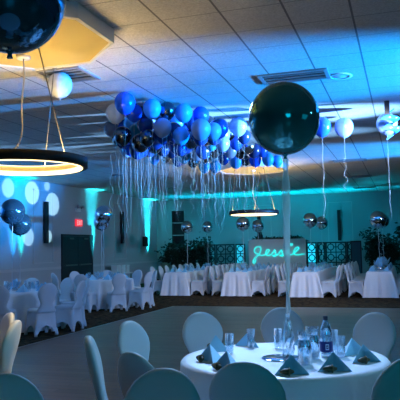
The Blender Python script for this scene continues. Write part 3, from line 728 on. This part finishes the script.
# ------------------------------------------------------------------ ceiling balloon cluster
CL = [
      (-3.76, 8.06, 3.63, 0.152, 'r'), (-4.21, 8.67, 3.64, 0.148, 'w'), (-3.92, 8.73, 3.64, 0.133, 'r'), (-3.56, 8.60, 3.64, 0.141, 'a'), (-3.42, 8.86, 3.65, 0.132, 'd'),
      (-3.22, 9.07, 3.64, 0.141, 'a'), (-3.04, 9.39, 3.65, 0.137, 'r'), (-3.08, 10.45, 3.65, 0.134, 'd'), (-3.10, 10.76, 3.58, 0.165, 'g'), (-2.69, 10.42, 3.63, 0.158, 'p'),
      (-4.37, 9.59, 3.66, 0.129, 'a'), (-4.56, 9.79, 3.65, 0.131, 'r'), (-4.06, 9.62, 3.65, 0.136, 'p'), (-4.84, 9.79, 3.65, 0.132, 'g'), (-5.14, 10.73, 3.65, 0.135, 'd'),
      (-4.60, 10.54, 3.65, 0.131, 's'), (-4.34, 10.41, 3.65, 0.138, 'r'), (-5.55, 13.48, 3.65, 0.130, 'a'), (-4.68, 11.65, 3.62, 0.163, 'g'), (-4.08, 10.61, 3.62, 0.165, 'n'),
      (-3.63, 10.23, 3.65, 0.133, 'r'), (-3.67, 10.91, 3.64, 0.141, 's'), (-4.76, 13.37, 3.63, 0.150, 't'), (-4.84, 14.26, 3.64, 0.147, 'd'), (-4.83, 15.14, 3.62, 0.156, 't'),
      (-4.62, 15.40, 3.63, 0.156, 't'), (-3.86, 14.64, 3.62, 0.160, 'a'), (-3.67, 14.88, 3.66, 0.124, 'd'), (-3.40, 14.76, 3.63, 0.147, 'r'), (-3.09, 14.80, 3.64, 0.147, 'a'),
      (-2.96, 15.26, 3.65, 0.138, 'a'), (-1.31, 11.00, 3.62, 0.165, 'r'), (-0.94, 11.13, 3.60, 0.165, 'p'), (-3.05, 11.07, 3.65, 0.131, 'd'), (-3.13, 10.06, 3.66, 0.120, 'd'),
      (-3.61, 9.82, 3.66, 0.120, 'a'), (-3.87, 9.81, 3.67, 0.119, 'n'), (-3.38, 9.94, 3.66, 0.120, 'n'), (-3.45, 10.65, 3.66, 0.128, 'p'), (-4.70, 12.43, 3.63, 0.151, 'n'),
      (-4.18, 11.41, 3.65, 0.138, 'g'), (-5.16, 13.26, 3.65, 0.139, 's'), (-3.97, 12.24, 3.64, 0.147, 'd'), (-3.66, 11.70, 3.65, 0.139, 'n'), (-3.86, 12.82, 3.63, 0.153, 's'),
      (-3.56, 12.41, 3.64, 0.147, 'n'), (-3.54, 12.97, 3.63, 0.153, 'g'), (-4.02, 14.13, 3.64, 0.143, 'n'), (-3.17, 12.09, 3.64, 0.142, 'r'), (-2.87, 11.53, 3.65, 0.135, 'n'),
      (-3.06, 12.65, 3.64, 0.148, 's'), (-3.06, 13.16, 3.63, 0.154, 'n'), (-2.93, 13.43, 3.65, 0.133, 'r'), (-3.51, 11.96, 3.64, 0.142, 's'), (-4.24, 12.09, 3.64, 0.146, 'n'),
      (-4.42, 13.30, 3.65, 0.137, 'g'), (-4.32, 13.66, 3.65, 0.140, 's'), (-3.44, 13.45, 3.65, 0.135, 'd'), (-4.85, 11.37, 3.64, 0.140, 'n'), (-5.17, 12.35, 3.65, 0.130, 'd'),
      (-5.12, 13.95, 3.64, 0.145, 'n'), (-4.86, 10.42, 3.65, 0.131, 'g'), (-3.88, 8.99, 3.67, 0.113, 'n'), (-3.79, 8.89, 3.45, 0.127, 'n'), (-4.44, 9.42, 3.35, 0.126, 'n'),
      (-3.72, 9.96, 3.45, 0.132, 'n'), (-2.81, 9.49, 3.42, 0.145, 'd'), (-4.17, 9.40, 3.46, 0.149, 't'), (-3.23, 10.28, 3.46, 0.142, 's'), (-3.48, 9.31, 3.40, 0.149, 'n'),
      (-3.69, 11.49, 3.42, 0.148, 'n'), (-4.08, 11.21, 3.46, 0.130, 'a'), (-3.71, 9.51, 3.41, 0.133, 'g'), (-2.80, 8.64, 3.27, 0.150, 'g'), (-3.87, 10.48, 3.39, 0.150, 'n'),
      (-4.05, 9.22, 3.25, 0.136, 'g'), (-4.23, 9.70, 3.42, 0.139, 'g'), (-2.70, 8.93, 3.28, 0.132, 'g'), (-3.70, 10.23, 3.29, 0.132, 'n'), (-4.15, 8.80, 3.30, 0.143, 'd'),
      (-2.68, 9.21, 3.38, 0.144, 'n'), (-4.32, 10.95, 3.42, 0.132, 'n'), (-3.91, 8.96, 3.20, 0.140, 'd'), (-4.47, 9.79, 3.28, 0.129, 'r'), (-3.12, 9.59, 3.34, 0.136, 'n'),
      (-4.38, 10.12, 3.30, 0.126, 'n'), (-4.22, 9.52, 3.18, 0.139, 'n'), (-3.27, 9.07, 3.28, 0.132, 'a'), (-2.94, 10.27, 3.32, 0.131, 'g'), (-3.46, 8.76, 3.37, 0.141, 'g'),
      (-3.55, 9.03, 3.30, 0.131, 'n'), (-3.71, 8.75, 3.23, 0.129, 'd'), (-4.89, 10.55, 3.40, 0.135, 'p'), (-3.34, 10.91, 3.45, 0.126, 't'), (-4.09, 10.29, 3.52, 0.147, 'p'),
      (-3.01, 9.99, 3.42, 0.148, 'n'), (-3.76, 9.23, 3.28, 0.142, 'n'), (-4.70, 11.17, 3.48, 0.146, 'n'), (-3.96, 9.65, 3.29, 0.147, 'd'), (-4.86, 10.85, 3.43, 0.147, 'n'),
      (-3.40, 9.93, 3.38, 0.148, 'd'), (-3.93, 9.21, 3.53, 0.140, 'n'), (-4.18, 10.00, 3.47, 0.147, 'd')]
LATEX = {'r': ('royal', 'royal blue'), 'a': ('azure', 'sky blue'), 'w': ('whitel', 'white'), 'p': ('palel', 'pale blue'), 'd': ('darkm', 'dark chrome'), 's': ('silverm', 'silver chrome'), 't': ('teall', 'teal'), 'g': ('greyl', 'grey-blue'), 'n': ('navy', 'navy blue')}
lat = {}
def latex(x, y, z, r, code, label, group, ribbon=1.1, seed=0):
    random.seed(seed)
    m, _ = LATEX[code]
    t = thing('latex_balloon', label, 'balloon', (x, y, z), random.uniform(0, 6), group)
    if code not in lat:
        pr = []
        for k in range(19):
            a = pi*k/18; rr = sin(a); zz = -cos(a)
            if zz < 0: zz = zz*1.22; rr *= (1-.10*(zz/1.22)**2)
            else: zz *= 1.0
            pr.append((rr, zz))
        o = MB().lathe(pr, 24).build('balloon_skin', m, t); lat[code] = o
        k_ = MB().lathe([(.05, -1.20), (.03, -1.25), (.085, -1.33), (0, -1.31)], 8).build('knot', m, t); lat[code+'k'] = k_
    else:
        o = lat[code].copy(); COL.objects.link(o); o.parent = t; k_ = lat[code+'k'].copy(); COL.objects.link(k_); k_.parent = t
    o.scale = (r, r, r); k_.scale = (r, r, r)
    tx, ty = random.uniform(-.12, .12), random.uniform(-.12, .12)
    if ribbon:
        amp = random.uniform(.008, .028); fr = random.uniform(16, 34); pts = []
        for k in range(46):
            u = k/45
            pts.append((amp*sin(fr*u)*u*1.3+.05*tx*u, amp*cos(fr*u*1.1)*u*1.3+.05*ty*u, -r*1.3-ribbon*u))
        MB().tube(pts, .0011, 3).build('ribbon', 'ribbon', t)
    return t
def scr_x(p):
    v = Vector(p)-Vector((0, 0, 1.5)); return v.dot(rt)/v.dot(fw)
cnt = {}
order = sorted(range(len(CL)), key=lambda i: scr_x(CL[i][:3]))
tot = {}
for i in order: tot[CL[i][4]] = tot.get(CL[i][4], 0)+1
for i in order:
    x, y, z, r, c = CL[i]; k = cnt.get(c, 0); cnt[c] = k+1
    cn = LATEX[c][1]
    if tot[c] == 1: lab = '%s latex balloon in the ceiling cluster' % cn
    elif k == 0: lab = 'leftmost %s latex balloon in the ceiling cluster' % cn
    elif k == tot[c]-1: lab = 'rightmost %s latex balloon in the ceiling cluster' % cn
    else: lab = '%s %s latex balloon from the left in the ceiling cluster' % (ORD[k] if k < 16 else 'seventeenth', cn)
    random.seed(i+50)
    latex(x, y, z, r, c, lab, 'ceiling balloon cluster', random.choice((.6, .9, 1.1, 1.3, 1.5)), i)
latex(-4.10, 6.85, 3.63, .155, 'w', 'lone white latex balloon against the ceiling vent at upper left', 'stray ceiling balloons', 0, 91)
latex(-.20, 10.6, 3.5, .17, 'p', 'pale blue latex balloon at the right edge under the curled streamer', 'stray ceiling balloons', 1.6, 92)
# curled foil streamer at the right edge
st = thing('foil_streamer', 'curled light blue foil streamer hanging at the right edge of the ceiling', 'streamer', (-.18, 10.2, HC))
MB().box(-.04, .04, -.015, .015, -.22, -.001).build('hanger', 'black', st)
b = MB(); L_ = []; R_ = []
for k in range(40):
    u = k/39; a = 2*pi*2.6*u; rr = .06+.05*sin(pi*u)
    c = Vector((rr*cos(a)+.08*u, rr*sin(a), -.16-.44*u)); d_ = Vector((.05, 0, .035))
    L_.append(c-d_); R_.append(c+d_)
b.add(L_+R_, [(k, k+1, 40+k+1, 40+k) for k in range(39)], True)
o = b.build('curl', 'azure', st); md = o.modifiers.new('thickness', 'SOLIDIFY'); md.thickness = .002

# ------------------------------------------------------------------ end of the room: screens, board, plants
def lattice(x0, y0, ang, cols, cell, rows, lit=False, t=None):
    """one fold of a lattice screen: frame, ring-and-cross lattice, optional frosted sheet"""
    mt = Matrix.Translation((x0, y0, 0)) @ Matrix.Rotation(ang, 4, 'Z')
    W, H = cols*cell, rows*cell; fr, th = .055, .02
    b = MB()
    b.box(0, fr, -th, th, 0, H, mt); b.box(W-fr, W, -th, th, 0, H, mt); b.box(fr, W-fr, -th, th, H-fr, H, mt); b.box(fr, W-fr, -th, th, .05, .05+fr, mt)
    fo = b.build('frame', 'blackwood', t)
    g = MB(); bt_ = .019
    for i in range(1, cols): g.box(i*cell-bt_, i*cell+bt_, -.012, .012, .1, H-fr, mt)
    for j in range(1, rows): g.box(fr, W-fr, -.0115, .0115, j*cell-bt_, j*cell+bt_, mt)
    for i in range(cols):
        for j in range(rows):
            cx, cz, R_ = (i+.5)*cell, (j+.5)*cell, cell*.29
            rings = []
            for k in range(25):
                a = 2*pi*k/24
                rings.append([mt @ Vector((cx+r*cos(a), y, cz+r*sin(a))) for r, y in ((R_+bt_, -.011), (R_+bt_, .011), (R_-bt_, .011), (R_-bt_, -.011))])
            g.loft(rings, False, False, False)
            e0 = cell*.5-.005
            g.box(cx-bt_, cx+bt_, -.010, .010, cz+R_, min(cz+e0, H-.02), mt); g.box(cx-bt_, cx+bt_, -.010, .010, max(cz-e0, .06), cz-R_, mt)
            g.box(cx-e0, cx-R_, -.010, .010, cz-bt_, cz+bt_, mt); g.box(cx+R_, cx+e0, -.010, .010, cz-bt_, cz+bt_, mt)
    g.build('lattice', 'blackwood', fo)
    MB().box(.01, W-.01, .022, .028, .06, H-.01, mt).build('frosted_sheet', 'frost', fo) if lit else None
YS = 25.3; CE = .415
s1 = thing('lattice_screen', 'black folding lattice screen left of the white board, one fold lit cyan', 'screen', (0, 0, 0), 0, 'lattice screens')
lattice(-7.98, YS-.25, radians(40), 1, CE, 4, False, s1); lattice(-7.64, YS+.05, radians(-3), 2, CE, 4, False, s1); lattice(-6.78, YS, radians(8), 1, CE, 4, True, s1)
s2 = thing('lattice_screen', 'black folding lattice screen right of the white board, leftmost fold lit cyan', 'screen', (0, 0, 0), 0, 'lattice screens')
lattice(-3.80, YS, radians(-4), 1, CE, 4, True, s2); lattice(-3.36, YS-.03, radians(50), 1, CE, 4, False, s2); lattice(-3.07, YS+.25, radians(-2), 2, CE, 4, False, s2); lattice(-2.22, YS+.2, radians(-35), 1, CE, 4, False, s2)
for x in (-6.55, -3.6):
    spot('screen_uplight', (x, YS+.45, .1), (x, YS+.06, 1.2), 700, (0.0, .72, 1.0), 110, .6, .05)
t = thing('room_divider', 'plain dark teal divider panel at the right end of the lattice screen', 'divider', (-1.86, 25.0, 0))
MB().box(-.13, .2, -.02, .02, .03, 1.62).build('panel', mat('teal_panel', (.03, .10, .14), .6), t)
b = MB(); b.box(-.17, -.13, -.03, .03, 0, 1.66); b.box(.2, .24, -.03, .03, 0, 1.66); b.box(-.17, .24, -.03, .03, 1.62, 1.68); b.build('frame', 'blackwood', t)

# counter, white board and neon lettering
ct = thing('serving_counter', 'dark green counter behind the white board', 'counter', (-4.95, 25.25, 0))
MB().box(-1.15, 1.15, -.22, .30, .06, 1.70).build('cabinet', 'barg', ct); MB().box(-1.2, 1.2, -.26, .34, 1.70, 1.76).build('counter_top', 'blackwood', ct); MB().box(-1.1, 1.1, -.18, .26, 0, .06).build('plinth', 'blackwood', ct)
bd = thing('backdrop_board', 'white board with cyan neon lettering fixed to the counter', 'sign board', (-4.95, 24.96, 0))
MB().box(-1.17, 1.17, -.02, .02, .70, 1.82).build('panel', 'board', bd)
NEON = [[(72,190),(66,214),(56,210),(58,196),(70,180),(88,165),(100,148),(106,128),(104,116),(92,112),(76,116),(66,130),(68,146),(78,154),(92,160),(106,166),(120,166),(134,160),(148,150),(156,138),(152,130),(142,134),(136,148),(138,162),(148,168),(160,166),(174,156),(184,142),(190,134),(192,146),(196,160),(190,168),(178,168),(184,172),(198,168),(212,158),(224,142),(230,134),(234,148),(238,160),(232,168),(220,168),(228,172),(242,168),(254,160),(266,148),(272,132),(274,146),(274,160),(280,166),(292,164),(304,156),(318,144),(332,132),(334,122),(324,120),(312,130),(304,146),(306,160),(318,166),(338,166),(354,162),(368,162)], [(284,100),(296,98),(298,104),(288,107),(284,102)]]
ns = MB()
def smooth_path(p, sub=4):
    out = []
    for i in range(len(p)-1):
        p0, p1, p2, p3 = [Vector(p[min(max(i+k, 0), len(p)-1)]) for k in (-1, 0, 1, 2)]
        for s_ in range(sub):
            u = s_/sub
            out.append(.5*((2*p1)+(-p0+p2)*u+(2*p0-5*p1+4*p2-p3)*u*u+(-p0+3*p1-3*p2+p3)*u**3))
    out.append(Vector(p[-1])); return out
def neon_pt(q): return (((q[0]-30)/345*2.34)-1.17, -.05, 1.82-(q[1]-66)/172*1.12)
for pth in NEON: ns.tube([neon_pt(q) for q in smooth_path(pth)], .0125, 8)
ns.build('neon_lettering', 'neon', bd)
# things along the counter top
def bottle_small(x, h, r, label):
    t = thing('dark_bottle', label, 'bottle', (x, 25.2, 1.76), 0, 'dark bottles on the counter')
    MB().lathe([(0, 0), (r, 0), (r, h*.6), (r*.35, h*.78), (r*.35, h), (0, h)], 12).build('bottle_body', 'blackwood', t)
    MB().lathe([(r*.42, h*.96), (r*.42, h*1.04), (0, h*1.05)], 10, cap0=True).build('stopper', 'steel', t)
bottle_small(-5.62, .36, .06, 'tallest dark bottle on the counter behind the white board'); bottle_small(-5.80, .22, .05, 'small dark bottle left of the tallest on the counter'); bottle_small(-5.42, .2, .05, 'small dark bottle right of the tallest on the counter')
def leaves(b, rnd, n, fn, size):
    for _ in range(n):
        p, nrm = fn(); s = size*rnd.uniform(.6, 1.3)
        d = Vector((rnd.uniform(-1, 1), rnd.uniform(-1, 1), rnd.uniform(-.9, .5))).normalized()
        q = d.cross(Vector((rnd.uniform(-1, 1), rnd.uniform(-1, 1), rnd.uniform(-1, 1)))).normalized()
        m_ = d.cross(q)*.12
        b.add([p, p+(d*.5+q*.22+m_)*s, p+d*s, p+(d*.5-q*.22+m_)*s, p+d*.5*s-m_*s*.3], [(0, 1, 4), (1, 2, 4), (2, 3, 4), (3, 0, 4)])
rnd = random.Random(11)
gl = MB()
vine = [(-5.9+i*.1, 25.1+.06*sin(i*1.3), 1.79+.05*abs(sin(i*.9))) for i in range(20)]
gl.tube(vine, .012, 5)
gr = gl.build('greenery_garland', 'leaf'); tag(gr, 'dark leafy garland lying along the counter top above the board', 'garland')
g2 = MB()
def gfn():
    v = Vector(rnd.choice(vine)); return v+Vector((rnd.uniform(-.05, .05), rnd.uniform(-.05, .05), rnd.uniform(0, .06))), None
leaves(g2, rnd, 260, gfn, .13); g2.build('leaves', 'leaf', gr)

def potted_tree(x, y, h, wd, label, n, potm='potdark', seed=0, pot_h=.4, low=.35):
    rnd = random.Random(seed)
    t = thing('potted_ficus', label, 'potted plant', (x, y, 0), 0, 'potted shrubs by the end wall')
    MB().lathe([(0, 0), (.15, 0), (.2, pot_h*.9), (.215, pot_h*.92), (.215, pot_h), (.185, pot_h), (.17, pot_h*.9), (0, pot_h*.9)], 20).build('pot', potm, t)
    b = MB(); tips = []
    for k in range(9):
        a = rnd.uniform(0, 6.28); rr = wd*rnd.uniform(.25, .75); top = h*rnd.uniform(.62, .96)
        p0 = Vector((.02*cos(a), .02*sin(a), pot_h*.85)); p1 = Vector((rr*.35*cos(a), rr*.35*sin(a), top*.6)); p2 = Vector((rr*cos(a), rr*sin(a), top))
        pts = [p0.lerp(p1, u/4) for u in range(4)]+[p1.lerp(p2, u/5) for u in range(6)]
        b.tube(pts, [.018-.0015*i for i in range(len(pts))], 5); tips += pts[3:]
    b.build('stems', 'stem', t)
    f = MB()
    def fn():
        v = rnd.choice(tips); return Vector((v.x+rnd.gauss(0, wd*.22), v.y+rnd.gauss(0, wd*.22), max(low, v.z+rnd.gauss(0, h*.07)))), None
    leaves(f, rnd, n, fn, .17); f.build('foliage', 'leaf', t)
PL = [(-10.35, 26.35, 1.85, .42, 'sparse potted ficus in a green pot in the far corner', 240, 'pot', .9, 1.0), (-9.75, 26.2, 1.75, .5, 'dark potted shrub right of the green pot', 900, 'potdark', .4, .4), (-9.15, 26.3, 1.9, .5, 'dark potted shrub behind the leftmost balloons, third from the corner', 900, 'potdark', .4, .4), (-8.5, 26.2, 1.98, .48, 'dark potted shrub nearest the left lattice screen', 900, 'potdark', .4, .4), (-1.22, 26.0, 2.15, .46, 'dark potted shrub left of the rightmost balloons', 900, 'potdark', .5, .4), (-.52, 26.3, 1.95, .48, 'dark potted shrub behind the rightmost balloons', 800, 'potdark', .4, .4), (.1, 25.9, 2.15, .5, 'dark potted shrub at the right edge by the end wall', 900, 'potdark', .4, .4)]
for i, (x, y, h, wd, lab, nl, pm, ph, lo) in enumerate(PL): potted_tree(x, y, h, wd, lab, nl, pm, 20+i, ph, lo)

# side table with three white card boxes by the left wall
t = thing('side_table', 'narrow side table by the left wall under three white card boxes', 'table', (-10.75, 21.85, 0))
MB().box(-.2, .2, -.1, 1.35, .56, .6).build('table_top', 'paper', t)
for sx in (-.15, .15):
    for yy in (-.04, 1.29): MB().box(sx-.02, sx+.02, yy-.02, yy+.02, 0, .56).build('leg', 'steel', t)
for k, lab in enumerate(('left', 'middle', 'right')):
    bx_ = thing('card_box', 'white card box by the left wall, %s of three' % lab, 'box', (-10.72, 22.0+k*.42, .601), 0, 'white card boxes')
    MB().box(-.13, .13, -.13, .13, 0, .26).build('carton', 'paper', bx_); MB().box(-.14, .14, -.14, .14, .26, .31).build('lid', 'paper', bx_)
